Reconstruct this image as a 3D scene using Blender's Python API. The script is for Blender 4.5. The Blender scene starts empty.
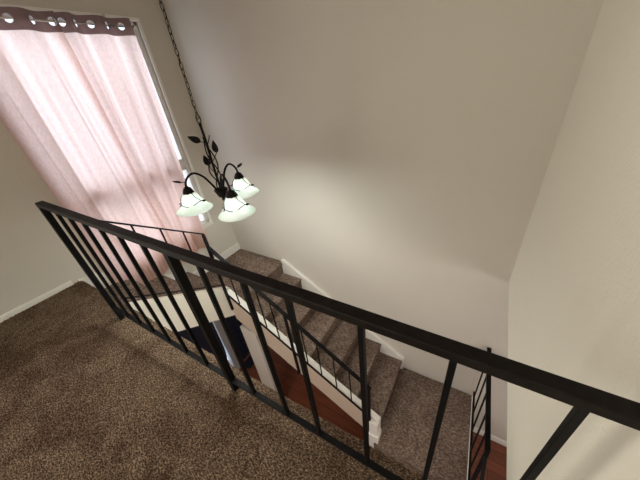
import bpy, bmesh, math, random
from mathutils import Vector, Matrix, noise
random.seed(4)
scene = bpy.context.scene
C = scene.collection
PI = math.pi

# ------------------------------------------------------------------ camera, world, lights, exposure
cam_d = bpy.data.cameras.new('camera')
cam = bpy.data.objects.new('camera', cam_d); C.objects.link(cam)
R = Matrix.Rotation(math.radians(30.307), 3, 'Z') @ Matrix.Rotation(math.radians(58.5245), 3, 'X') @ Matrix.Rotation(math.radians(-4.6828), 3, 'Z')
cam.matrix_world = Matrix.Translation((0, 0, 1.44)) @ R.to_4x4()
cam_d.sensor_width = 36; cam_d.lens = 269.458 * 36 / 640
cam_d.shift_x = -(340.81 - 320) / 640; cam_d.shift_y = (235.51 - 240) / 640
cam_d.clip_start = 0.02
scene.camera = cam

w = bpy.data.worlds.new('sky'); scene.world = w; w.use_nodes = True
bg = w.node_tree.nodes['Background']
bg.inputs[0].default_value = (0.74, 0.86, 1.0, 1); bg.inputs[1].default_value = 1.6

def area(name, loc, aim, sx, sy, power, col):
    l = bpy.data.lights.new(name, 'AREA'); l.shape = 'RECTANGLE'; l.size = sx; l.size_y = sy; l.energy = power; l.color = col
    o = bpy.data.objects.new(name, l); C.objects.link(o); o.location = loc
    o.rotation_euler = (Vector(aim) - Vector(loc)).to_track_quat('-Z', 'Y').to_euler()
    return o
po = area('daylight_portal', (-3.18, 1.31, 0.89), (0, 1.31, 0.89), 1.2, 2.1, 1, (1, 1, 1)); po.data.cycles.is_portal = True
area('daylight_outside_window', (-5.0, 1.3, 2.6), (-3.0, 1.3, 1.2), 3.4, 2.2, 60, (0.95, 0.96, 1.0))
side_fill = area('hall_side_fill', (-2.95, -0.95, 1.1), (0.3, 0.45, 0.95), 2.1, 1.9, 31, (1.0, 0.94, 0.81)); side_fill.data.spread = math.radians(110)  # added soft fill from the unseen hall, brightens the right wall
area('hall_top_fill', (-0.9, -1.9, 2.38), (-0.9, -1.6, 0), 1.4, 0.8, 11, (1.0, 0.93, 0.80))  # added warm overhead fill behind the camera, no fixture modelled
area('lower_room_fill', (1.4, -0.6, -0.35), (1.2, 0.6, -2.7), 1.4, 1.2, 34, (1.0, 0.93, 0.86))  # added fill for the enclosed lower storey, not a real lamp
area('lower_entry_fill', (-1.5, -0.4, -0.35), (-1.6, 0.8, -2.7), 1.0, 0.8, 12, (1.0, 0.9, 0.8))  # another added fill under the slab, on the glass door side

scene.view_settings.view_transform = 'Standard'
scene.view_settings.look = 'None'
scene.view_settings.gamma = 1
scene.view_settings.use_curve_mapping = False
scene.view_settings.exposure = 0.58

# ------------------------------------------------------------------ materials
def mat(name, col, rough=0.6, metal=0.0, spec=0.5):
    m = bpy.data.materials.new(name); m.use_nodes = True
    b = m.node_tree.nodes['Principled BSDF']
    b.inputs['Base Color'].default_value = (*col, 1); b.inputs['Roughness'].default_value = rough
    b.inputs['Metallic'].default_value = metal; b.inputs['Specular IOR Level'].default_value = spec
    return m, m.node_tree, b

def add_noise(nt, scale, detail=3, rough=0.6, typ='ShaderNodeTexNoise', vec=None):
    n = nt.nodes.new(typ); n.inputs['Scale'].default_value = scale
    if 'Detail' in n.inputs: n.inputs['Detail'].default_value = detail
    if 'Roughness' in n.inputs: n.inputs['Roughness'].default_value = rough
    if vec is None:
        t = nt.nodes.new('ShaderNodeNewGeometry'); vec = t.outputs['Position']
    nt.links.new(vec, n.inputs['Vector'])
    return n

def ramp(nt, src, stops):
    r = nt.nodes.new('ShaderNodeValToRGB'); e = r.color_ramp.elements
    while len(e) < len(stops): e.new(0.5)
    for i, (p, c) in enumerate(stops):
        e[i].position = p; e[i].color = (*c, 1)
    nt.links.new(src, r.inputs[0]); return r

def bump(nt, b, src, strength, dist):
    bp = nt.nodes.new('ShaderNodeBump'); bp.inputs['Strength'].default_value = strength; bp.inputs['Distance'].default_value = dist
    nt.links.new(src, bp.inputs['Height']); nt.links.new(bp.outputs[0], b.inputs['Normal'])

def wall_paint(name, c0, c1):
    m, nt, b = mat(name, c0, 0.62, spec=0.25)
    n = add_noise(nt, 1.1, 2)
    r = ramp(nt, n.outputs[0], [(0.3, c0), (0.7, c1)]); nt.links.new(r.outputs[0], b.inputs['Base Color'])
    n2 = add_noise(nt, 75, 3, 0.55)
    bump(nt, b, n2.outputs[0], 0.5, 0.006)
    return m
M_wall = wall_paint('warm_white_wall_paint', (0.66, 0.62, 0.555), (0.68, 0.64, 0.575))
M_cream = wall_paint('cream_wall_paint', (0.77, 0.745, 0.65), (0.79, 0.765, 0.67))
M_ceil = wall_paint('ceiling_paint', (0.75, 0.72, 0.67), (0.77, 0.74, 0.69))
M_trim, _, _ = mat('white_trim_paint', (0.86, 0.84, 0.79), 0.4)
M_beige_shaded, _, _ = mat('shaded_beige_stringer_paint', (0.60, 0.50, 0.40), 0.5)  # beige tone with the warm shade of the lower side painted in
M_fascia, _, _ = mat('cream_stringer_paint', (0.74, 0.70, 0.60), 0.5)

def carpet(name, dark, mid, light, scale, bstr, patch):
    m, nt, b = mat(name, mid, 0.95, spec=0.1)
    g0 = nt.nodes.new('ShaderNodeNewGeometry'); mp0 = nt.nodes.new('ShaderNodeMapping')
    mp0.inputs['Rotation'].default_value = (0, 0, 0.6); mp0.inputs['Scale'].default_value = (0.62, 1.25, 1)
    nt.links.new(g0.outputs['Position'], mp0.inputs[0])
    n = add_noise(nt, scale, 3, 0.75, vec=mp0.outputs[0])
    r = ramp(nt, n.outputs[0], [(0.36, dark), (0.5, mid), (0.62, light)])
    big = add_noise(nt, 3.2, 4, 0.62); big.inputs['Distortion'].default_value = 0.8
    mix = nt.nodes.new('ShaderNodeMix'); mix.data_type = 'RGBA'; mix.blend_type = 'MULTIPLY'; mix.inputs[0].default_value = 1
    r2 = ramp(nt, big.outputs[0], [(patch[1], patch[0]), (0.58, (1, 1, 1))])
    nt.links.new(r.outputs[0], mix.inputs[6]); nt.links.new(r2.outputs[0], mix.inputs[7])
    nt.links.new(mix.outputs[2], b.inputs['Base Color'])
    bump(nt, b, n.outputs[0], bstr, 0.012)
    return m
M_carpet = carpet('brown_frieze_carpet', (0.038, 0.021, 0.013), (0.142, 0.092, 0.060), (0.44, 0.322, 0.225), 150, 1.0, ((0.62, 0.56, 0.54), 0.4))
M_stair_carpet = carpet('taupe_stair_carpet', (0.095, 0.063, 0.048), (0.190, 0.137, 0.107), (0.34, 0.26, 0.21), 60, 0.7, ((0.72, 0.69, 0.68), 0.42))

# hardwood: boards in x
M_wood, nt, b = mat('reddish_hardwood', (0.2, 0.06, 0.03), 0.35)
geo = nt.nodes.new('ShaderNodeNewGeometry')
br = nt.nodes.new('ShaderNodeTexBrick'); nt.links.new(geo.outputs['Position'], br.inputs['Vector'])
br.inputs['Scale'].default_value = 1; br.inputs['Brick Width'].default_value = 1.1; br.inputs['Row Height'].default_value = 0.12
br.inputs['Mortar Size'].default_value = 0.003; br.offset = 0.37
br.inputs['Color1'].default_value = (0.235, 0.070, 0.035, 1); br.inputs['Color2'].default_value = (0.17, 0.050, 0.026, 1); br.inputs['Mortar'].default_value = (0.05, 0.015, 0.01, 1)
mp = nt.nodes.new('ShaderNodeMapping'); mp.inputs['Scale'].default_value = (2, 28, 2); nt.links.new(geo.outputs['Position'], mp.inputs[0])
g = add_noise(nt, 1.5, 4, 0.6, vec=mp.outputs[0]); gr = ramp(nt, g.outputs[0], [(0.3, (0.75, 0.75, 0.75)), (0.7, (1.1, 1.1, 1.1))])
mx = nt.nodes.new('ShaderNodeMix'); mx.data_type = 'RGBA'; mx.blend_type = 'MULTIPLY'; mx.inputs[0].default_value = 1
nt.links.new(br.outputs[0], mx.inputs[6]); nt.links.new(gr.outputs[0], mx.inputs[7]); nt.links.new(mx.outputs[2], b.inputs['Base Color'])

def iron(name, col, rough):
    m, nt, b = mat(name, col, rough, spec=0.12)
    n = add_noise(nt, 40, 3); r = ramp(nt, n.outputs[0], [(0.3, tuple(c * 0.7 for c in col)), (0.7, tuple(c * 1.3 for c in col))])
    nt.links.new(r.outputs[0], b.inputs['Base Color']); bump(nt, b, n.outputs[0], 0.12, 0.002)
    return m
M_iron = iron('black_painted_iron', (0.006, 0.0055, 0.006), 0.5)
M_rail = iron('dark_brown_black_rail', (0.012, 0.009, 0.008), 0.6)
M_bronze = iron('dark_bronze', (0.007, 0.006, 0.006), 0.45)
M_navy, _, _ = mat('navy_fabric', (0.004, 0.007, 0.024), 0.7)
M_frame, _, _ = mat('white_vinyl', (0.80, 0.80, 0.78), 0.35)
M_doorframe, _, _ = mat('grey_door_frame', (0.42, 0.41, 0.42), 0.4)
M_brass, _, _ = mat('dull_brass', (0.16, 0.09, 0.035), 0.6, 0.3)
M_chrome, _, _ = mat('bright_nickel', (0.7, 0.69, 0.67), 0.25, 1.0)

def pane_glass(name, tint, dimming=0.0):
    m = bpy.data.materials.new(name); m.use_nodes = True; nt = m.node_tree; nt.nodes.clear()
    out = nt.nodes.new('ShaderNodeOutputMaterial'); tr = nt.nodes.new('ShaderNodeBsdfTransparent'); gl = nt.nodes.new('ShaderNodeBsdfGlossy')
    tr.inputs[0].default_value = (*tint, 1); gl.inputs['Roughness'].default_value = 0.02
    mx = nt.nodes.new('ShaderNodeMixShader'); mx.inputs[0].default_value = 0.06
    nt.links.new(tr.outputs[0], mx.inputs[1]); nt.links.new(gl.outputs[0], mx.inputs[2]); nt.links.new(mx.outputs[0], out.inputs[0])
    return m
M_pane = pane_glass('window_glass', (0.96, 0.98, 1.0))
M_pane_dim = pane_glass('dimmed_window_glass', (0.92, 0.90, 0.89))  # darker tint added to dim daylight on the lower curtain; no mesh

def fabric(name, col, tcol, fac, weave=True):
    m = bpy.data.materials.new(name); m.use_nodes = True; nt = m.node_tree; nt.nodes.clear()
    out = nt.nodes.new('ShaderNodeOutputMaterial'); df = nt.nodes.new('ShaderNodeBsdfDiffuse'); tl = nt.nodes.new('ShaderNodeBsdfTranslucent')
    df.inputs[0].default_value = (*col, 1)
    mx = nt.nodes.new('ShaderNodeMixShader'); mx.inputs[0].default_value = fac
    g = nt.nodes.new('ShaderNodeNewGeometry')
    mp = nt.nodes.new('ShaderNodeMapping'); mp.inputs['Scale'].default_value = (1, 90, 34); nt.links.new(g.outputs['Position'], mp.inputs[0])
    n = add_noise(nt, 1.0, 3, 0.7, vec=mp.outputs[0])
    r = ramp(nt, n.outputs[0], [(0.3, tuple(c * 0.86 for c in tcol)), (0.7, tuple(min(1, c * 1.12) for c in tcol))])
    nt.links.new(r.outputs[0], tl.inputs[0])
    nt.links.new(df.outputs[0], mx.inputs[1]); nt.links.new(tl.outputs[0], mx.inputs[2]); nt.links.new(mx.outputs[0], out.inputs[0])
    return m
M_curtain = fabric('blush_linen', (0.60, 0.39, 0.33), (0.87, 0.665, 0.60), 0.60)
M_header = fabric('taupe_header_lining', (0.20, 0.135, 0.125), (0.30, 0.17, 0.15), 0.25)

# frosted lamp glass
M_shade = bpy.data.materials.new('frosted_white_glass'); M_shade.use_nodes = True; nt = M_shade.node_tree; nt.nodes.clear()
out = nt.nodes.new('ShaderNodeOutputMaterial'); df = nt.nodes.new('ShaderNodeBsdfDiffuse'); tl = nt.nodes.new('ShaderNodeBsdfTranslucent'); mx = nt.nodes.new('ShaderNodeMixShader')
n = add_noise(nt, 22, 4, 0.6); r = ramp(nt, n.outputs[0], [(0.35, (0.86, 0.95, 0.90)), (0.6, (0.97, 1.0, 0.985))])
nt.links.new(r.outputs[0], df.inputs[0]); nt.links.new(r.outputs[0], tl.inputs[0]); mx.inputs[0].default_value = 0.24
nt.links.new(df.outputs[0], mx.inputs[1]); nt.links.new(tl.outputs[0], mx.inputs[2]); nt.links.new(mx.outputs[0], out.inputs[0])
M_bulb = bpy.data.materials.new('lit_bulb'); M_bulb.use_nodes = True
bb = M_bulb.node_tree.nodes['Principled BSDF']; bb.inputs['Emission Color'].default_value = (0.93, 1.0, 0.94, 1); bb.inputs['Emission Strength'].default_value = 60

# ------------------------------------------------------------------ helpers
def box(bm, x0, x1, y0, y1, z0, z1, bev=0.0):
    t = bmesh.new()
    bmesh.ops.create_cube(t, size=1, matrix=Matrix.Translation(((x0+x1)/2, (y0+y1)/2, (z0+z1)/2)) @ Matrix.Diagonal((x1-x0, y1-y0, z1-z0, 1)))
    if bev: bmesh.ops.bevel(t, geom=t.edges[:], offset=bev, segments=2, affect='EDGES', profile=0.5)
    merge(bm, t)

def merge(bm, t):
    me = bpy.data.meshes.new('tmp'); t.to_mesh(me); t.free(); bm.from_mesh(me); bpy.data.meshes.remove(me)

def bar(bm, p0, p1, wd, ht, bev=0.0015, up=(0, 0, 1)):
    """square bar between two points; ends cut square"""
    p0, p1 = Vector(p0), Vector(p1); d = p1 - p0; L = d.length; d.normalize(); up = Vector(up)
    if abs(d.dot(up)) > 0.99: up = Vector((0, 1, 0))
    s = d.cross(up).normalized(); u = s.cross(d).normalized()
    t = bmesh.new(); bmesh.ops.create_cube(t, size=1)
    for v in t.verts: v.co = (p0 + p1) / 2 + s * v.co.x * wd + d * v.co.y * L + u * v.co.z * ht
    bmesh.ops.recalc_face_normals(t, faces=t.faces[:])
    if bev: bmesh.ops.bevel(t, geom=t.edges[:], offset=bev, segments=1, affect='EDGES')
    merge(bm, t)

def prism(bm, pts, axis, a0, a1):
    """extrude 2-D outline along axis; pts are (h, v): axis y -> (x, z), axis x -> (y, z)"""
    def mk(p, a): return (p[0], a, p[1]) if axis == 'y' else (a, p[0], p[1])
    A = [bm.verts.new(mk(p, a0)) for p in pts]; B = [bm.verts.new(mk(p, a1)) for p in pts]
    bm.faces.new(A); bm.faces.new(B[::-1]); n = len(pts)
    for i in range(n): bm.faces.new((A[i], B[i], B[(i+1) % n], A[(i+1) % n]))
    bmesh.ops.recalc_face_normals(bm, faces=bm.faces[:])

def tube(bm, pts, rad, seg=8, closed=False):
    pts = [Vector(p) for p in pts]; n = len(pts); rings = []
    rr = rad if hasattr(rad, '__len__') else [rad] * n
    prev = None
    for i, p in enumerate(pts):
        if closed: d = (pts[(i+1) % n] - pts[i-1])
        else: d = pts[min(i+1, n-1)] - pts[max(i-1, 0)]
        d.normalize()
        if prev is None:
            a = Vector((0, 0, 1)) if abs(d.z) < 0.9 else Vector((1, 0, 0))
            s = d.cross(a).normalized()
        else:
            s = (prev - d * prev.dot(d)).normalized()
        prev = s; u = d.cross(s)
        rings.append([bm.verts.new(p + (s * math.cos(2*PI*k/seg) + u * math.sin(2*PI*k/seg)) * rr[i]) for k in range(seg)])
    for i in range(n if closed else n - 1):
        a, b_ = rings[i], rings[(i+1) % n]
        for k in range(seg): bm.faces.new((a[k], a[(k+1) % seg], b_[(k+1) % seg], b_[k]))
    if not closed: bm.faces.new(rings[0][::-1]); bm.faces.new(rings[-1])

def lathe(bm, prof, c, seg=32):
    rings = []
    for r_, z in prof:
        rings.append([bm.verts.new((c[0] + r_ * math.cos(2*PI*k/seg), c[1] + r_ * math.sin(2*PI*k/seg), c[2] + z)) for k in range(seg)])
    for a, b_ in zip(rings, rings[1:]):
        for k in range(seg): bm.faces.new((a[k], a[(k+1) % seg], b_[(k+1) % seg], b_[k]))
    return rings

def spline(P, n=10):
    P = [Vector(p) for p in P]; out = []
    Q = [2*P[0]-P[1]] + P + [2*P[-1]-P[-2]]
    for i in range(1, len(Q)-2):
        for k in range(n):
            t = k / n; a, b_, c, d = Q[i-1], Q[i], Q[i+1], Q[i+2]
            out.append(0.5 * ((2*b_) + (c-a)*t + (2*a-5*b_+4*c-d)*t*t + (3*b_-a-3*c+d)*t**3))
    out.append(P[-1]); return out

def obj(name, bm, m, parent=None, smooth=False, label=None):
    me = bpy.data.meshes.new(name); bm.to_mesh(me); bm.free()
    if m: me.materials.append(m)
    if smooth:
        for p in me.polygons: p.use_smooth = True
    o = bpy.data.objects.new(name, me); C.objects.link(o)
    if parent:
        o.parent = parent
        bpy.context.view_layer.update()
        o.matrix_parent_inverse = parent.matrix_world.inverted()
    if label: o['label'] = label
    return o

def thing(name, label, cat, loc=(0, 0, 0), group=None):
    o = bpy.data.objects.new(name, None); C.objects.link(o); o.location = loc; o.empty_display_size = 0.1
    o['label'] = label; o['category'] = cat
    if group: o['group'] = group
    return o

def struct(name, bm, m, label=None, cat=None, parent=None, smooth=False):
    o = obj(name, bm, m, parent, smooth)
    if not parent:
        o['kind'] = 'structure'
        if label: o['label'] = label
        if cat: o['category'] = cat
    return o

# ------------------------------------------------------------------ dimensions (metres)
XW, YF, XR = -3.02, 2.158, 0.35          # window wall, far wall, right wall
ZL, ZM, ZB = -0.713, -1.953, -2.70       # upper landing, lower landing, lower floor
RISE = 0.1775; RUN = 0.2833; RUN1 = 0.277
YE, YC, XC = 0.50, 1.25, -2.20           # edge of upper floor, inner stair corner
ZC = 2.44

# ------------------------------------------------------------------ structure
# upper floor: carpeted slab with a tufted, slightly uneven surface
bm = bmesh.new()
box(bm, XW, 3.0, -3.0, YE - 0.03, -0.2, -0.012)
slab = struct('floor', bm, M_ceil, 'upper hallway floor slab under the brown carpet', 'floor')
bm = bmesh.new()
nx, x0, x1 = 430, XW, XR; ys = [-3.0 + i * 0.05 for i in range(43)]
ys += [ys[-1] + 0.0085 * (i + 1) for i in range(int((YE - 0.02 - ys[-1]) / 0.0085))]
prof = [(y, 0.0) for y in ys] + [(YE - 0.008, -0.001), (YE + 0.001, -0.007), (YE + 0.005, -0.016), (YE + 0.006, -0.03), (YE + 0.005, -0.05)]
rows = []
for (y, z) in prof:
    row = []
    for i in range(nx + 1):
        x = x0 + (x1 - x0) * i / nx
        if y > -0.9:
            dz = (noise.noise(Vector((x * 95, y * 95, z * 95))) * 0.006 + random.uniform(-.003, .003))
            dx = random.uniform(-.002, .002); dy = dz if z < -0.002 else random.uniform(-.002, .002)
            if z < -0.002: dz = 0
            if y > 0.40: dy -= 0.011 * max(0.0, min(1.0, (x + 2.2) / 2.0)) * (y - 0.40) / 0.10
        else: dx = dy = dz = 0
        row.append(bm.verts.new((x + dx, y + dy, z + dz)))
    rows.append(row)
for a, b_ in zip(rows, rows[1:]):
    for i in range(nx): bm.faces.new((a[i], a[i+1], b_[i+1], b_[i]))
o = obj('carpet', bm, M_carpet, slab, True, 'shaggy brown speckled carpet')

bm = bmesh.new(); box(bm, XW - 0.3, 3.3, -3.3, YF + 0.3, ZB - 0.1, ZB)
struct('floor', bm, M_wood, 'reddish brown hardwood floor of the lower storey', 'floor')

bm = bmesh.new(); box(bm, XW - 0.15, 3.0, YF, YF + 0.15, ZB, ZC)
struct('wall_far', bm, M_wall, 'tall textured off-white wall behind the stairs', 'wall')

# window wall: built around the window opening and the lower door opening
WY0, WY1, WZ0, WZ1 = 0.73, 1.862, -0.10, 1.935
DY0, DY1, DZ1 = 0.30, 1.86, -0.75
bm = bmesh.new()
T0 = XW - 0.14
box(bm, T0, XW, -3.0, WY0, DZ1, ZC)
box(bm, T0, XW, WY1, YF, DZ1, ZC)
box(bm, T0, XW, WY0, WY1, WZ1, ZC)
box(bm, T0, XW, WY0, WY1, DZ1, WZ0)
box(bm, T0, XW, -3.0, DY0, ZB, DZ1)
box(bm, T0, XW, DY1, YF, ZB, DZ1)
struct('wall_left', bm, M_wall, 'off-white wall with the curtained window', 'wall')

# right wall: hangs from the ceiling down to the underside of the upper floor
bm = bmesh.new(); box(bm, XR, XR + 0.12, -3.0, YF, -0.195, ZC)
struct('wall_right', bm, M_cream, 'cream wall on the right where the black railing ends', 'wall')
bm = bmesh.new(); box(bm, XR + 0.12, 3.0, YE, YF, -0.2, -0.1)
struct('ceiling', bm, M_ceil, 'lower storey ceiling beyond the right wall', 'ceiling')
bm = bmesh.new(); box(bm, XW, 3.0, -3.0, YF, ZC, ZC + 0.1)
struct('ceiling', bm, M_ceil, 'upper ceiling the chandelier hangs from', 'ceiling')
bm = bmesh.new(); box(bm, XW - 0.14, 3.0, -3.12, -3.0, ZB, ZC)
struct('wall_back', bm, M_wall, 'wall behind the hallway', 'wall')
bm = bmesh.new(); box(bm, 3.0, 3.12, -3.0, YF, ZB, ZC)
struct('wall_side', bm, M_wall, 'wall at the end of the lower room', 'wall')

def base_profile(bm, axis, a0, a1, wall, side, z, h=0.085, th=0.014):
    """moulded baseboard: side = direction it sticks out of the wall"""
    pts = [(wall, z), (wall + side*th, z), (wall + side*th, z + h*0.78), (wall + side*th*0.55, z + h*0.9), (wall + side*th*0.45, z + h), (wall, z + h)]
    prism(bm, pts, axis, a0, a1)
bm = bmesh.new(); base_profile(bm, 'y', -3.0, YE - 0.06, XW, 1, 0.0, 0.045, 0.012)
struct('baseboard_left', bm, M_trim, 'white baseboard between the brown carpet and left wall', 'baseboard')
bm = bmesh.new(); base_profile(bm, 'x', XW, 3.0, YF, -1, ZB, 0.10)
struct('baseboard_far', bm, M_trim, 'white baseboard along the hardwood floor below', 'baseboard')

# skirt boards along the stairs
bm = bmesh.new()
z_up = 0.105
n1 = lambda y: -0.64 * (y - YE)                 # nosing line, first flight
prism(bm, [(YE - 0.02, 0.02), (YE - 0.02, -0.20), (1.33, -0.80), (YF, -0.80), (YF, ZL + z_up), (1.36, ZL + z_up), (YE + 0.12, n1(YE + 0.12) + 0.075)], 'x', XW, XW + 0.016)
struct('trim_1', bm, M_trim, 'white skirt board beside the upper steps under the curtain', 'skirting')
bm = bmesh.new()
sl = RISE / RUN
prism(bm, [(XC, ZL + 0.002), (XC, ZL - 0.25), (-0.50, ZM - 0.05), (-0.47, ZM - 0.05), (-0.47, ZM + 0.205), (-0.49, ZM + 0.215), (XC + 0.035, ZL + 0.045), (XC + 0.0, ZL + 0.045)], 'y', YF - 0.04, YF)
struct('trim_2', bm, M_trim, 'white sloping skirt board on the far wall beside the long flight', 'skirting')

# ------------------------------------------------------------------ window_1
bm = bmesh.new()
f = 0.026
for (a0, a1, b0, b1) in ((WY0, WY1, WZ1 - f, WZ1), (WY0, WY1, WZ0, WZ0 + f), (WY0, WY0 + f, WZ0, WZ1), (WY1 - f, WY1, WZ0, WZ1)):
    box(bm, XW - 0.10, XW - 0.015, a0, a1, b0, b1, 0.003)
box(bm, XW - 0.09, XW - 0.03, WY0 + f, WY1 - f, 0.61, 0.70, 0.003)
win = struct('window_1', bm, M_frame, 'tall white framed window behind the pink curtains', 'window')
bm = bmesh.new()
c = 0.03
for (a0, a1, b0, b1) in ((WY0 - c, WY1 + c, WZ1, WZ1 + 0.03), (WY1, WY1 + c, WZ0, WZ1), (WY0 - c, WY0, WZ0, WZ1), (WY0 - c, WY1 + c, WZ0 - 0.05, WZ0)):
    box(bm, XW - 0.013, XW + 0.012, a0, a1, b0, b1, 0.003)
obj('window_frame', bm, M_trim, win)
for (a0, a1) in ((0.70, WZ1 - f), (WZ0 + f, 0.61)):
    bm = bmesh.new()
    s = 0.018
    for q in ((WY0+f, WY1-f, a1-s, a1), (WY0+f, WY1-f, a0, a0+s), (WY0+f, WY0+f+s, a0, a1), (WY1-f-s, WY1-f, a0, a1)):
        box(bm, XW - 0.045, XW - 0.018, *q, 0.002)
    sa = obj('sash', bm, M_frame, win)
    bm = bmesh.new(); box(bm, XW - 0.034, XW - 0.030, WY0 + f + s, WY1 - f - s, a0 + s, a1 - s)
    obj('pane', bm, M_pane if a0 > 0.5 else M_pane_dim, sa)

# ------------------------------------------------------------------ door_1: lower storey glazed door behind navy drapes
bm = bmesh.new()
for q in ((DY0, DY0 + 0.05, ZB, DZ1), (DY1 - 0.05, DY1, ZB, DZ1), (DY0, DY1, DZ1 - 0.06, DZ1)):
    box(bm, XW - 0.12, XW - 0.005, *q, 0.003)
box(bm, XW - 0.10, XW + 0.005, 1.385, 1.53, ZB, DZ1 - 0.06, 0.004)
door = struct('door_1', bm, M_doorframe, 'grey framed glass door on the lower storey seen under the stairs', 'door')
bm = bmesh.new(); box(bm, XW - 0.13, XW - 0.065, DY0, DY1, ZB, ZB + 0.02, 0.004); obj('threshold', bm, M_brass, door)
for (a0, a1) in ((DY0 + 0.05, 1.385), (1.53, DY1 - 0.05)):
    bm = bmesh.new(); box(bm, XW - 0.085, XW - 0.079, a0, a1, ZB + 0.02, DZ1 - 0.06); obj('pane', bm, M_pane, door)
def drape(a0, a1, z0, z1, n, lab, tuck=0.0):
    bm = bmesh.new(); N = 60; K = 24; g = []
    for k in range(K + 1):
        v = k / K; z = z0 + (z1 - z0) * v; row = []
        for i in range(N + 1):
            u = i / N
            y = a0 + (a1 - tuck * math.exp(-((v - 0.16) / 0.10) ** 2) - a0) * u
            row.append(bm.verts.new((XW - 0.045 + 0.014 * math.cos(2*PI*n*u), y, z)))
        g.append(row)
    for a, b_ in zip(g, g[1:]):
        for i in range(N): bm.faces.new((a[i], a[i+1], b_[i+1], b_[i]))
    o = obj('drape', bm, M_navy, None, True); o['label'] = lab; o['category'] = 'curtain'; o['group'] = 'navy drapes on the lower glass door'
    m = o.modifiers.new('thick', 'SOLIDIFY'); m.thickness = 0.002
    return o
drape(DY0 + 0.06, 1.380, ZB + 0.004, DZ1 - 0.07, 6, 'wide dark navy drape with a bright gap beside the grey door frame', 0.035)
drape(1.535, DY1 - 0.055, ZB + 0.004, DZ1 - 0.07, 3, 'narrow dark navy drape between the grey door frame and the white pier', 0)

# small mat on the hardwood at the foot of the door
bm = bmesh.new()
def rrect(x0, x1, y0, y1, r, n=6):
    out = []
    for cx_, cy_, a0 in ((x1-r, y1-r, 0), (x0+r, y1-r, 90), (x0+r, y0+r, 180), (x1-r, y0+r, 270)):
        out += [(cx_ + r*math.cos(math.radians(a0 + 90*i/n)), cy_ + r*math.sin(math.radians(a0 + 90*i/n))) for i in range(n+1)]
    return out
def plate(bm, pts, z0, z1):
    A = [bm.verts.new((x, y, z0)) for x, y in pts]; B = [bm.verts.new((x, y, z1)) for x, y in pts]
    bm.faces.new(A[::-1]); bm.faces.new(B); n = len(pts)
    for i in range(n): bm.faces.new((A[i], A[(i+1) % n], B[(i+1) % n], B[i]))
mt = thing('door_mat', 'small dark navy mat with rounded corners on the hardwood at the glass door', 'mat', (-2.90, 1.62, ZB))
plate(bm, rrect(-3.018, -2.845, 1.50, 1.74, 0.05), ZB + 0.0005, ZB + 0.012); obj('mat', bm, M_navy, mt)
bm = bmesh.new(); plate(bm, rrect(-3.019, -2.832, 1.49, 1.753, 0.055), ZB + 0.0003, ZB + 0.008); obj('border', bm, M_brass, mt, label='dull gold border of the mat')

# ------------------------------------------------------------------ staircase
st = thing('staircase', 'carpeted staircase turning along two walls down to the hardwood floor', 'staircase', (-1.3, 1.7, ZB))
NO = 0.018
def step_x(k):      # second flight, runs along x
    xa, xb = XC + RUN * (k - 1), XC + RUN * k; z = ZL - RISE * k
    y0, y1 = YC + 0.05, YF - 0.04
    bm = bmesh.new()
    pts = [(xa, z), (xb + NO - 0.012, z), (xb + NO - 0.003, z - 0.005), (xb + NO, z - 0.014), (xb + NO - 0.002, z - 0.024), (xb + 0.002, z - 0.036), (xb, z - RISE), (xa, z - RISE - 0.02)]
    prism(bm, pts, 'y', y0, y1); return bm
def step_y(k):      # first flight, runs along y
    ya, yb = YE + RUN1 * (k - 1), YE + RUN1 * k; z = -RISE * k - 0.002
    bm = bmesh.new()
    pts = [(ya, z), (yb + NO - 0.012, z), (yb + NO - 0.003, z - 0.005), (yb + NO, z - 0.014), (yb + NO - 0.002, z - 0.024), (yb + 0.002, z - 0.036), (yb, z - RISE), (ya, z - RISE - 0.02)]
    prism(bm, pts, 'x', XW + 0.016, XC - 0.05); return bm
# riser face under the floor edge
bm = bmesh.new(); box(bm, XW + 0.016, XC - 0.05, YE - 0.012, YE - 0.001, -RISE - 0.02, -0.02); obj('riser', bm, M_stair_carpet, st)
for k in (1, 2, 3): obj('step', step_y(k), M_stair_carpet, st)
for k in range(1, 7): obj('step', step_x(k), M_stair_carpet, st)
# landings
def landing(x0, x1, y0, y1, z, th, nose):
    bm = bmesh.new()
    if nose == 'x':
        pts = [(x0, z), (x1 + NO - .012, z), (x1 + NO - .003, z - .005), (x1 + NO, z - .014), (x1 + NO - .002, z - .024), (x1 + .002, z - .036), (x1, z - th), (x0, z - th)]
        prism(bm, pts, 'y', y0, y1)
    else:
        pts = [(y1, z), (y0 - NO + .012, z), (y0 - NO + .003, z - .005), (y0 - NO, z - .014), (y0 - NO + .002, z - .024), (y0 - .002, z - .036), (y0, z - th), (y1, z - th)]
        prism(bm, pts, 'x', x0, x1)
    return bm
obj('landing', landing(XW + 0.016, XC, YE + 3 * RUN1, YF - 0.001, ZL, RISE, 'x'), M_stair_carpet, st)
bm = bmesh.new()
ky = 1.19
ptsL = [(-0.50, YF - 0.001), (-0.50, ky), (0.405, ky), (0.362, YF - 0.001)]
A = [bm.verts.new((x, y, ZM)) for x, y in ptsL]; B = [bm.verts.new((x, y, ZM - 0.18)) for x, y in ptsL]
bm.faces.new(A); bm.faces.new(B[::-1])
for i in range(4): bm.faces.new((A[i], B[i], B[(i+1) % 4], A[(i+1) % 4]))
bmesh.ops.recalc_face_normals(bm, faces=bm.faces[:])
bmesh.ops.bevel(bm, geom=[e for e in bm.edges if abs(e.verts[0].co.z - ZM) < 1e-4 and abs(e.verts[1].co.z - ZM) < 1e-4], offset=0.012, segments=3, affect='EDGES')
obj('landing', bm, M_stair_carpet, st)
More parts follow.
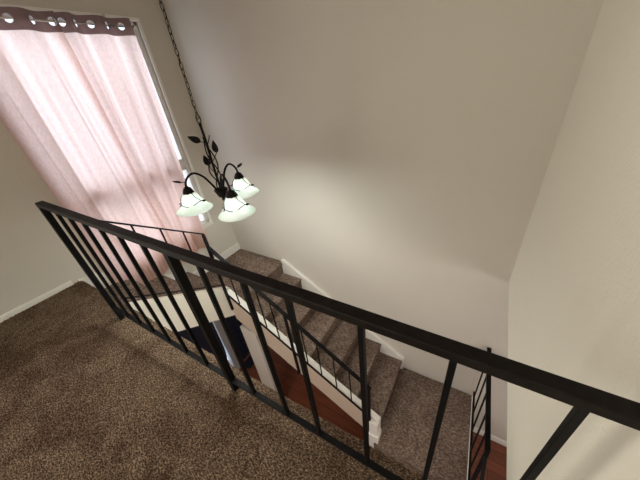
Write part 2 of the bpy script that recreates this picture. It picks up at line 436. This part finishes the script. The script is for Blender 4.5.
# edge trim of the lower landing and its support below
bm = bmesh.new()
t = [(0.405, ky), (0.415, ky), (0.372, YF - 0.001), (0.362, YF - 0.001)]
A = [bm.verts.new((x, y, ZM - 0.022)) for x, y in t]; B = [bm.verts.new((x, y, ZM - 0.22)) for x, y in t]
bm.faces.new(A); bm.faces.new(B[::-1])
for i in range(4): bm.faces.new((A[i], B[i], B[(i+1) % 4], A[(i+1) % 4]))
bmesh.ops.recalc_face_normals(bm, faces=bm.faces[:])
obj('landing_trim', bm, M_trim, st, label='thin white edge board of the lower landing')
# third flight, down towards the hallway side
for k in (1, 2, 3):
    z = ZM - 0.187 * k; ya = ky - RUN * (k - 1); yb = ky - RUN * k
    bm = bmesh.new()
    pts = [(ya, z), (yb - NO + .012, z), (yb - NO, z - .014), (yb - .002, z - .036), (yb, z - 0.187), (ya, z - 0.187)]
    prism(bm, pts, 'x', -0.44, 0.36); obj('step', bm, M_stair_carpet, st)
# outer curbs (stringers), cream/white painted
bm = bmesh.new()
def curb1(y): return 0.035 - 0.625 * (y - YE)
prism(bm, [(YE, curb1(YE)), (YC + 0.05, curb1(YC + 0.05)), (YC + 0.05, curb1(YC + 0.05) - 0.385), (YC, curb1(YC) - 0.405), (YE, curb1(YE) - 0.405)], 'x', XC - 0.05, XC)
obj('stringer', bm, M_fascia, st, label='cream side board of the short upper flight')
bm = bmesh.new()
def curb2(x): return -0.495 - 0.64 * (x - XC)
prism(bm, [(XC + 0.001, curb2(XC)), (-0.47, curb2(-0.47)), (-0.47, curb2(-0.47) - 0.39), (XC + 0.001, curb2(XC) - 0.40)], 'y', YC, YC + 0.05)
obj('stringer', bm, M_beige_shaded, st, label='side board of the long flight, beige with painted-in shade')
bm = bmesh.new()
prism(bm, [(XC + 0.001, curb2(XC) + 0.008), (-0.47, curb2(-0.47) + 0.008), (-0.47, curb2(-0.47)), (XC + 0.001, curb2(XC))], 'y', YC - 0.001, YC + 0.055)
obj('stringer_cap', bm, M_trim, st, label='white cap on the side board of the long flight')
# wall end at the foot of the curb, with a stepped base
bm = bmesh.new(); box(bm, -0.56, -0.468, 1.212, YC + 0.06, ZB, curb2(-0.47) + 0.004, 0.004)
box(bm, -0.572, -0.458, 1.20, YC + 0.06, ZB, ZM + 0.12, 0.004)
obj('post', bm, M_trim, st, label='white boxed post at the foot of the long flight')
# pier under the landing corner
bm = bmesh.new(); box(bm, XC, -1.965, YC, YC + 0.10, ZB, curb2(-1.965) - 0.39, 0.003)
obj('pier', bm, M_wall, st, label='pale upright pier under the landing corner')

# ------------------------------------------------------------------ curtain rod and curtains
XCUR = -2.94
rodz = 1.878
rod = thing('curtain_rod', 'slim metal curtain rod holding both pink curtains', 'curtain rod', (XCUR, 1.3, rodz))
bm = bmesh.new(); tube(bm, [(XCUR, 0.655, rodz), (XCUR, 1.742, rodz)], 0.006, 12); obj('rod', bm, M_chrome, rod, True)
for y in (0.665, 1.60):
    bm = bmesh.new(); tube(bm, [(XCUR, y, rodz), (XCUR - 0.03, y, rodz + 0.01), (XW + 0.014, y, rodz + 0.068)], 0.005, 8); box(bm, XW + 0.0125, XW + 0.016, y - 0.012, y + 0.012, rodz + 0.057, rodz + 0.085); obj('bracket', bm, M_chrome, rod)

def curtain(y0, y1, grom, yb0, yb1, label, ph, bottom):
    """eyelet curtain: fabric weaves across the rod at each grommet"""
    t = thing('curtain', label, 'curtain', (XCUR, (y0 + y1) / 2, rodz), 'pink eyelet curtains at the window')
    HT, HB = rodz + 0.058, rodz - 0.062
    # wave function: zero at grommets, alternate sign between
    def wave(y):
        g_ = grom
        if y <= g_[0]: i = -1; u = (y - (g_[0] - (g_[1]-g_[0]))) / (g_[1]-g_[0])
        elif y >= g_[-1]: i = len(g_) - 1; u = (y - g_[-1]) / (g_[-1]-g_[-2])
        else:
            i = max(j for j in range(len(g_)) if g_[j] <= y); u = (y - g_[i]) / (g_[i+1]-g_[i])
        return (1 if (i + ph) % 2 == 0 else -1) * math.sin(PI * u)
    def pos(u, z):
        y = y0 + (y1 - y0) * u
        f_ = max(0.0, min(1.0, (HB - z) / 1.9))
        yy = y + f_ * ((yb0 + (yb1 - yb0) * u) - y)
        A_ = 0.036
        k = 1 - 0.15 * f_
        wob = math.sin(u * 7.3 + z * 1.7 + ph) * 0.016 * f_ + math.sin(u * 23 + z * 2.6) * 0.006 * f_
        for uc, aa in ((0.13, 1), (0.37, -1), (0.52, 1), (0.71, -1), (0.9, 1)):
            wob += aa * 0.016 * math.exp(-((u - uc - 0.03 * math.sin(z * 1.3 + uc * 9)) / 0.028) ** 2) * min(1, f_ * 4)
        dy = 0.010 * math.sin(z * 3.1 + u * 9) * f_
        return Vector((XCUR + A_ * k * wave(y) + wob, yy + dy, z))
    # header band, finely gridded, with real eyelet holes
    def sheet(za, zb_, nu, nv, holes, off=0.0, zfun=None):
        bm = bmesh.new(); g_ = []
        for j in range(nv + 1):
            row = []
            for i in range(nu + 1):
                u = i / nu; z = za + (zb_ - za) * j / nv
                if zfun: z = za + (max(zb_, zfun(pos(u, zb_).y)) - za) * j / nv
                p = pos(u, z); p.x += off; row.append(bm.verts.new(p))
            g_.append(row)
        for a, b_ in zip(g_, g_[1:]):
            for i in range(nu):
                c_ = (a[i].co + b_[i+1].co) / 2
                if holes and any(((c_.y - q) / 0.66) ** 2 + (c_.z - rodz) ** 2 < 0.0245 ** 2 for q in grom): continue
                bm.faces.new((a[i], a[i+1], b_[i+1], b_[i]))
        return bm
    nu = int((y1 - y0) / 0.0025)
    obj('header_band', sheet(HT, HB, nu, 34, True), M_header, t, True, 'taupe header band with metal eyelets')
    obj('fabric', sheet(HB, bottom(None), 150, 90, False, 0, bottom), M_curtain, t, True, 'blush pink linen with daylight behind it')
    for q in grom:
        s_ = (pos((q + 0.004 - y0) / (y1 - y0), rodz) - pos((q - 0.004 - y0) / (y1 - y0), rodz)).normalized()
        ctr = pos((q - y0) / (y1 - y0), rodz)
        bm = bmesh.new(); tube(bm, [ctr + (s_ * math.cos(a) + Vector((0, 0, 1)) * math.sin(a)) * 0.0255 for a in [2*PI*k/24 for k in range(24)]], 0.0026, 8, True)
        obj('eyelet', bm, M_chrome, t, True)
    return t
def bot(y):
    if y is None: return -0.345
    if y < YE + RUN1 + 0.03: return -RISE + 0.012
    return -0.345
curtain(0.655, 1.232, [0.72, 0.845, 0.976, 1.096, 1.205], 0.665, 1.29, 'blush pink eyelet curtain covering the left half of the window', 0, bot)
curtain(1.228, 1.742, [1.262, 1.345, 1.445, 1.56, 1.668], 1.27, 1.675, 'blush pink eyelet curtain ending beside the bare strip of window', 0, bot)

# ------------------------------------------------------------------ balcony railing along the upper floor
YR = 0.41
br_ = thing('balcony_railing', 'long black metal balcony railing on the brown carpet edge', 'railing', (-1.0, YR, 0))
ZT = 0.937
bm = bmesh.new(); bar(bm, (-2.155, YR, ZT - 0.013), (XR, YR, ZT - 0.017), 0.037, 0.027, 0.003); obj('handrail', bm, M_rail, br_)
zb = lambda x: 0.045 - 0.034 * x * (1 if x < 0 else 0)
bm = bmesh.new(); bar(bm, (-2.155, YR, zb(-2.155)), (XR, YR, zb(XR)), 0.026, 0.012); obj('bottom_rail', bm, M_iron, br_)
for x in (-2.155, -0.985):
    bm = bmesh.new(); wd = 0.030 if x < -2 else 0.033; bar(bm, (x, YR, -0.004), (x, YR, ZT - 0.024), wd, wd, 0.002); obj('post', bm, M_iron, br_)
for x in (-1.97, -1.822, -1.673, -1.508, -1.346, -1.17, -0.82, -0.61, -0.432, -0.202, 0.016, 0.236):
    bm = bmesh.new(); bar(bm, (x, YR, zb(x)), (x, YR, ZT - 0.024), 0.016, 0.016, 0.001); obj('baluster', bm, M_iron, br_)

# ------------------------------------------------------------------ stair railing (upper flight + long flight)
sr = thing('stair_railing', 'thin black iron railing on the inner side of the stairs', 'railing', (XC, YC, ZL))
XQ = XC + 0.005
bm = bmesh.new(); t1 = lambda y: 0.228 - 0.735 * (y - 1.262); bar(bm, (XQ, YE + 0.0, t1(YE)), (XQ, YC, t1(YC)), 0.022, 0.012, 0.001); obj('handrail', bm, M_iron, sr)
b1 = lambda y: curb1(y) + 0.07 - 0.03 * (y - YE)
bm = bmesh.new(); bar(bm, (XQ, YE, b1(YE)), (XQ, YC, b1(YC)), 0.014, 0.010, 0.001); obj('bottom_rail', bm, M_iron, sr)
for y in (0.765, 0.93, 1.085):
    bm = bmesh.new(); bar(bm, (XQ, y, b1(y)), (XQ, y, t1(y)), 0.011, 0.011, 0.001); obj('baluster', bm, M_iron, sr)
YQ = YC - 0.012
bm = bmesh.new(); bar(bm, (-2.185, YQ, ZL - 0.02), (-2.185, YQ, 0.238), 0.024, 0.024, 0.001); obj('post', bm, M_iron, sr)
t2 = lambda x: 0.10 - 0.69 * (x + 2.185)
bm = bmesh.new(); bar(bm, (-2.185, YQ, t2(-2.185)), (-0.545, YQ, t2(-0.545)), 0.034, 0.016, 0.001); obj('handrail', bm, M_iron, sr)
b2 = lambda x: curb2(x) + 0.040 - 0.012 * (x - XC)
bm = bmesh.new(); bar(bm, (-2.185, YQ - 0.012, b2(-2.185)), (-0.56, YQ - 0.012, b2(-0.56)), 0.014, 0.016, 0.001); obj('bottom_rail', bm, M_iron, sr)
for x in (-2.018, -1.86, -1.70, -1.555, -1.235, -1.08, -0.915, -0.755):
    bm = bmesh.new(); bar(bm, (x, YQ, b2(x)), (x, YQ, t2(x)), 0.010, 0.010, 0.001); obj('baluster', bm, M_iron, sr)
for x in (-1.395, -0.56):
    bm = bmesh.new(); bar(bm, (x, YQ - 0.004, b2(x) - (0.40 if x < -1 else 0.45)), (x, YQ - 0.004, t2(x)), 0.022, 0.022, 0.001); obj('post', bm, M_iron, sr)

# ------------------------------------------------------------------ lower landing railing
lr = thing('landing_railing', 'black iron railing on the open side of the lower landing', 'railing', (0.39, 1.6, ZM))
px = lambda y: 0.368 + (YF - y) * 0.042
bm = bmesh.new(); bar(bm, (px(2.14), 2.14, -1.05), (px(1.2), 1.2, -1.05), 0.038, 0.022, 0.001); obj('handrail', bm, M_iron, lr)
bm = bmesh.new(); bar(bm, (px(2.14), 2.14, -1.85), (px(1.2), 1.2, -1.85), 0.020, 0.016, 0.001); obj('bottom_rail', bm, M_iron, lr)
for y in (2.07, 1.885, 1.705, 1.52, 1.36):
    bm = bmesh.new(); bar(bm, (px(y), y, -1.85), (px(y), y, -1.05), 0.014, 0.014, 0.001); obj('baluster', bm, M_iron, lr)
bm = bmesh.new(); bar(bm, (px(1.2), 1.2, ZM - 0.1), (px(1.2), 1.2, -1.045), 0.028, 0.028, 0.001); obj('post', bm, M_iron, lr)
bm = bmesh.new(); bar(bm, (px(1.2), 1.19, -1.12), (px(1.2), 0.40, -1.65), 0.026, 0.016, 0.001); obj('handrail', bm, M_iron, lr)
bm = bmesh.new(); bar(bm, (px(1.2), 1.19, -1.90), (px(1.2), 0.40, -2.43), 0.014, 0.012, 0.001); obj('bottom_rail', bm, M_iron, lr)
for y in (1.04, 0.88, 0.72, 0.56):
    zz = -1.12 - (1.19 - y) * 0.671
    bm = bmesh.new(); bar(bm, (px(1.2), y, zz - 0.78), (px(1.2), y, zz), 0.011, 0.011, 0.001); obj('baluster', bm, M_iron, lr)
bm = bmesh.new(); bar(bm, (px(1.2), 0.40, ZB), (px(1.2), 0.40, -1.64), 0.028, 0.028, 0.001); obj('post', bm, M_iron, lr)

# ------------------------------------------------------------------ chandelier
CX, CY = -1.608, 1.152
ch = thing('chandelier', 'dark bronze vine chandelier with three frosted white glass shades', 'chandelier', (CX, CY, ZC))
bm = bmesh.new()
rg = lathe(bm, [(0.0005, -0.035), (0.02, -0.034), (0.055, -0.018), (0.065, -0.004), (0.065, 0)], (CX, CY, ZC), 28); obj('canopy', bm, M_bronze, ch, True)
bm = bmesh.new()
z = ZC - 0.035; k = 0; Lk = 0.040
while z > 1.275:
    a = (0 if k % 2 == 0 else PI / 2) + 0.25 * math.sin(k * 0.9)
    pts = []
    for q in range(14):
        th = 2*PI*q/14; s_ = math.cos(th) * 0.0085; v = math.sin(th) * Lk / 2
        pts.append((CX + s_ * math.cos(a), CY + s_ * math.sin(a), z - Lk / 2 + v))
    tube(bm, pts, 0.0019, 6, True); z -= Lk * 0.80; k += 1
# lamp wire woven through the links
tube(bm, [(CX + 0.006 * math.sin(zz * 40), CY + 0.006 * math.cos(zz * 40), zz) for zz in [ZC - 0.02 - i * 0.012 for i in range(98)]], 0.0017, 5)
obj('chain', bm, M_bronze, ch, True)
# stem: loop, rod, twisting vines
bm = bmesh.new()
tube(bm, [(CX + 0.015 * math.cos(t_) * 0.9, CY + 0.0135 * math.cos(t_) * 0.3, 1.245 + 0.026 * math.sin(t_)) for t_ in [2*PI*i/20 for i in range(20)]], 0.003, 8, True)
tube(bm, spline([(CX, CY, 1.222), (CX + 0.003, CY, 1.10), (CX - 0.002, CY, 0.95), (CX, CY, 0.80)]), 0.0078, 10)
lathe(bm, [(0.0, 1.228), (0.008, 1.222), (0.010, 1.212), (0.0065, 1.20)], (CX, CY, 0), 12)
for s0, rr, z0, z1, tw in ((0.0, 0.028, 0.80, 1.12, 4.6), (2.1, 0.036, 0.80, 1.04, 3.4), (4.2, 0.030, 0.80, 1.14, 5.6)):
    pts = []
    for i in range(40):
        u = i / 39; a = s0 + tw * u; rad = rr * (0.6 + 0.7 * math.sin(PI * u)) * (1 - 0.5 * u)
        pts.append((CX + rad * math.cos(a), CY + rad * math.sin(a), z0 + (z1 - z0) * u))
    tube(bm, pts, 0.0042, 7)
obj('stem', bm, M_bronze, ch, True)
bm = bmesh.new()
lathe(bm, [(0.0005, 0.705), (0.010, 0.708), (0.014, 0.720), (0.009, 0.728), (0.030, 0.742), (0.034, 0.756), (0.047, 0.790), (0.044, 0.795), (0.028, 0.780), (0.0005, 0.778)], (CX, CY, 0), 28)
obj('hub', bm, M_bronze, ch, True)
def leaf(bm, base, d, L, W, nrm):
    base, d, nrm = Vector(base), Vector(d).normalized(), Vector(nrm).normalized()
    s = d.cross(nrm).normalized(); nrm = s.cross(d)
    n = 10; top = []; bt = []
    for i in range(n + 1):
        u = i / n; wd = W * (math.sin(PI * min(1, u ** 0.75)) ** 0.85) * (1 - 0.25 * u); curl = 0.22 * L * u * u
        c_ = base + d * L * u + nrm * curl
        top.append([bm.verts.new(c_ + s * wd * q + nrm * (0.0022 + abs(q) * wd * 0.35)) for q in (-1, -0.5, 0, 0.5, 1)])
        bt.append([bm.verts.new(c_ + s * wd * q + nrm * (-0.0010 + abs(q) * wd * 0.35)) for q in (-1, -0.5, 0, 0.5, 1)])
    for i in range(n):
        for q in range(4):
            bm.faces.new((top[i][q], top[i][q+1], top[i+1][q+1], top[i+1][q])); bm.faces.new((bt[i][q], bt[i+1][q], bt[i+1][q+1], bt[i][q+1]))
        bm.faces.new((top[i][0], top[i+1][0], bt[i+1][0], bt[i][0])); bm.faces.new((top[i][4], bt[i][4], bt[i+1][4], top[i+1][4]))
rt = Vector((0.882, 0.466, 0)); tow = Vector((0.45, -0.75, 0.5))      # across the view, and towards the hallway
P0 = Vector((CX, CY, 0))
def vine_leaf(z, side, L, W, dz, off):
    bm = bmesh.new(); st_ = P0 + Vector((0, 0, z)); e = st_ + rt * side * off + Vector((0, 0, dz))
    tube(bm, spline([st_, st_ + rt * side * 0.018 + Vector((0, 0, dz * 0.3)), e], 5), 0.0026, 6)
    leaf(bm, e, rt * side * (0.8 if dz < 0.03 else 0.12) + Vector((0, 0, 0.35 if dz < 0.03 else 1)), L * 1.05, W * 1.35, tow); obj('leaf', bm, M_bronze, ch, True)
vine_leaf(1.11, -1, 0.075, 0.017, 0.004, 0.030)
vine_leaf(0.985, 1, 0.080, 0.016, 0.055, 0.048)
vine_leaf(0.915, -1, 0.072, 0.018, 0.045, 0.026)
bm = bmesh.new(); tube(bm, spline([P0 + Vector((0, 0, 1.09)), P0 + rt * 0.02 + Vector((0, 0, 1.115)), P0 + rt * 0.036 + Vector((0, 0, 1.15))], 6), 0.0028, 6); obj('twig', bm, M_bronze, ch, True)
for ang in (220.7, 338.4, 99.5):
    a = math.radians(ang); d = Vector((math.cos(a), math.sin(a), 0)); R0 = 0.21
    bm = bmesh.new()
    P = lambda r_, z_: P0 + d * r_ + Vector((0, 0, z_))
    tube(bm, spline([P(0.02, 0.775), P(0.045, 0.83), P(0.085, 0.895), (P(0.135, 0.925)), P(0.18, 0.905), P(R0 - 0.004, 0.865), P(R0, 0.835)], 8), 0.0072, 10)
    arm = obj('arm', bm, M_bronze, ch, True)
    bm = bmesh.new(); e = P(R0 - 0.004, 0.872); tube(bm, spline([e, e + d * 0.015 + Vector((0, 0, 0.004)), e + d * 0.028 + Vector((0, 0, 0.0))], 4), 0.0025, 6)
    leaf(bm, e + d * 0.024, d + Vector((0, 0, 0.12)), 0.055, 0.018, (0, 0, 1)); obj('leaf', bm, M_bronze, arm, True)
    S = P(R0, 0)
    bm = bmesh.new(); lathe(bm, [(0.0005, 0.846), (0.010, 0.845), (0.014, 0.838), (0.024, 0.832), (0.027, 0.822), (0.030, 0.818), (0.036, 0.800), (0.037, 0.792), (0.0005, 0.790)], S, 24)
    for v in bm.verts:
        aa = math.atan2(v.co.y - S.y, v.co.x - S.x)
        if v.co.z < 0.82: v.co.x += 0.0015 * math.cos(aa) * math.cos(8*aa); v.co.y += 0.0015 * math.sin(aa) * math.cos(8*aa)
    obj('socket_cup', bm, M_bronze, arm, True)
    prof = [(0.032, 0.802), (0.040, 0.796), (0.051, 0.778), (0.059, 0.758), (0.068, 0.736), (0.082, 0.712), (0.100, 0.692), (0.119, 0.678), (0.121, 0.675)]
    inner = [(r_ - 0.003, z_ - 0.002) for r_, z_ in prof[::-1]]
    bm = bmesh.new(); lathe(bm, prof + inner, S, 40); sh = obj('shade', bm, M_shade, arm, True, 'frosted white glass shade')
    bm = bmesh.new()
    tube(bm, [(S.x + (0.075 + 0.004 * math.sin(3*q)) * math.cos(q), S.y + (0.075 + 0.004 * math.sin(3*q)) * math.sin(q), 0.732 + 0.010 * math.sin(3*q + 1)) for q in [2*PI*i/48 for i in range(48)]], 0.0024, 6, True)
    for q0 in (0.4, 2.5, 4.6):
        tube(bm, [(S.x + r_ * math.cos(q0 + s_), S.y + r_ * math.sin(q0 + s_), z_) for r_, z_, s_ in ((0.037, 0.80, -0.5), (0.056, 0.776, -0.45), (0.066, 0.755, -0.2), (0.075, 0.736, 0))], 0.0022, 6)
        leaf(bm, (S.x + 0.076 * math.cos(q0), S.y + 0.076 * math.sin(q0), 0.735), (math.cos(q0 + 0.9), math.sin(q0 + 0.9), -0.2), 0.026, 0.008, (math.cos(q0), math.sin(q0), 0.6))
    obj('wire_vine', bm, M_bronze, sh, True)
    bm = bmesh.new(); bmesh.ops.create_uvsphere(bm, u_segments=16, v_segments=12, radius=0.019, matrix=Matrix.Translation((S.x, S.y, 0.752)) @ Matrix.Diagonal((1, 1, 1.35, 1))); obj('bulb', bm, M_bulb, arm, True)
    pl = bpy.data.lights.new('bulb_light', 'POINT'); pl.energy = 7.2; pl.color = (0.97, 1.0, 0.94); pl.shadow_soft_size = 0.045
    po_ = bpy.data.objects.new('bulb_light', pl); C.objects.link(po_); po_.location = (S.x, S.y, 0.70)
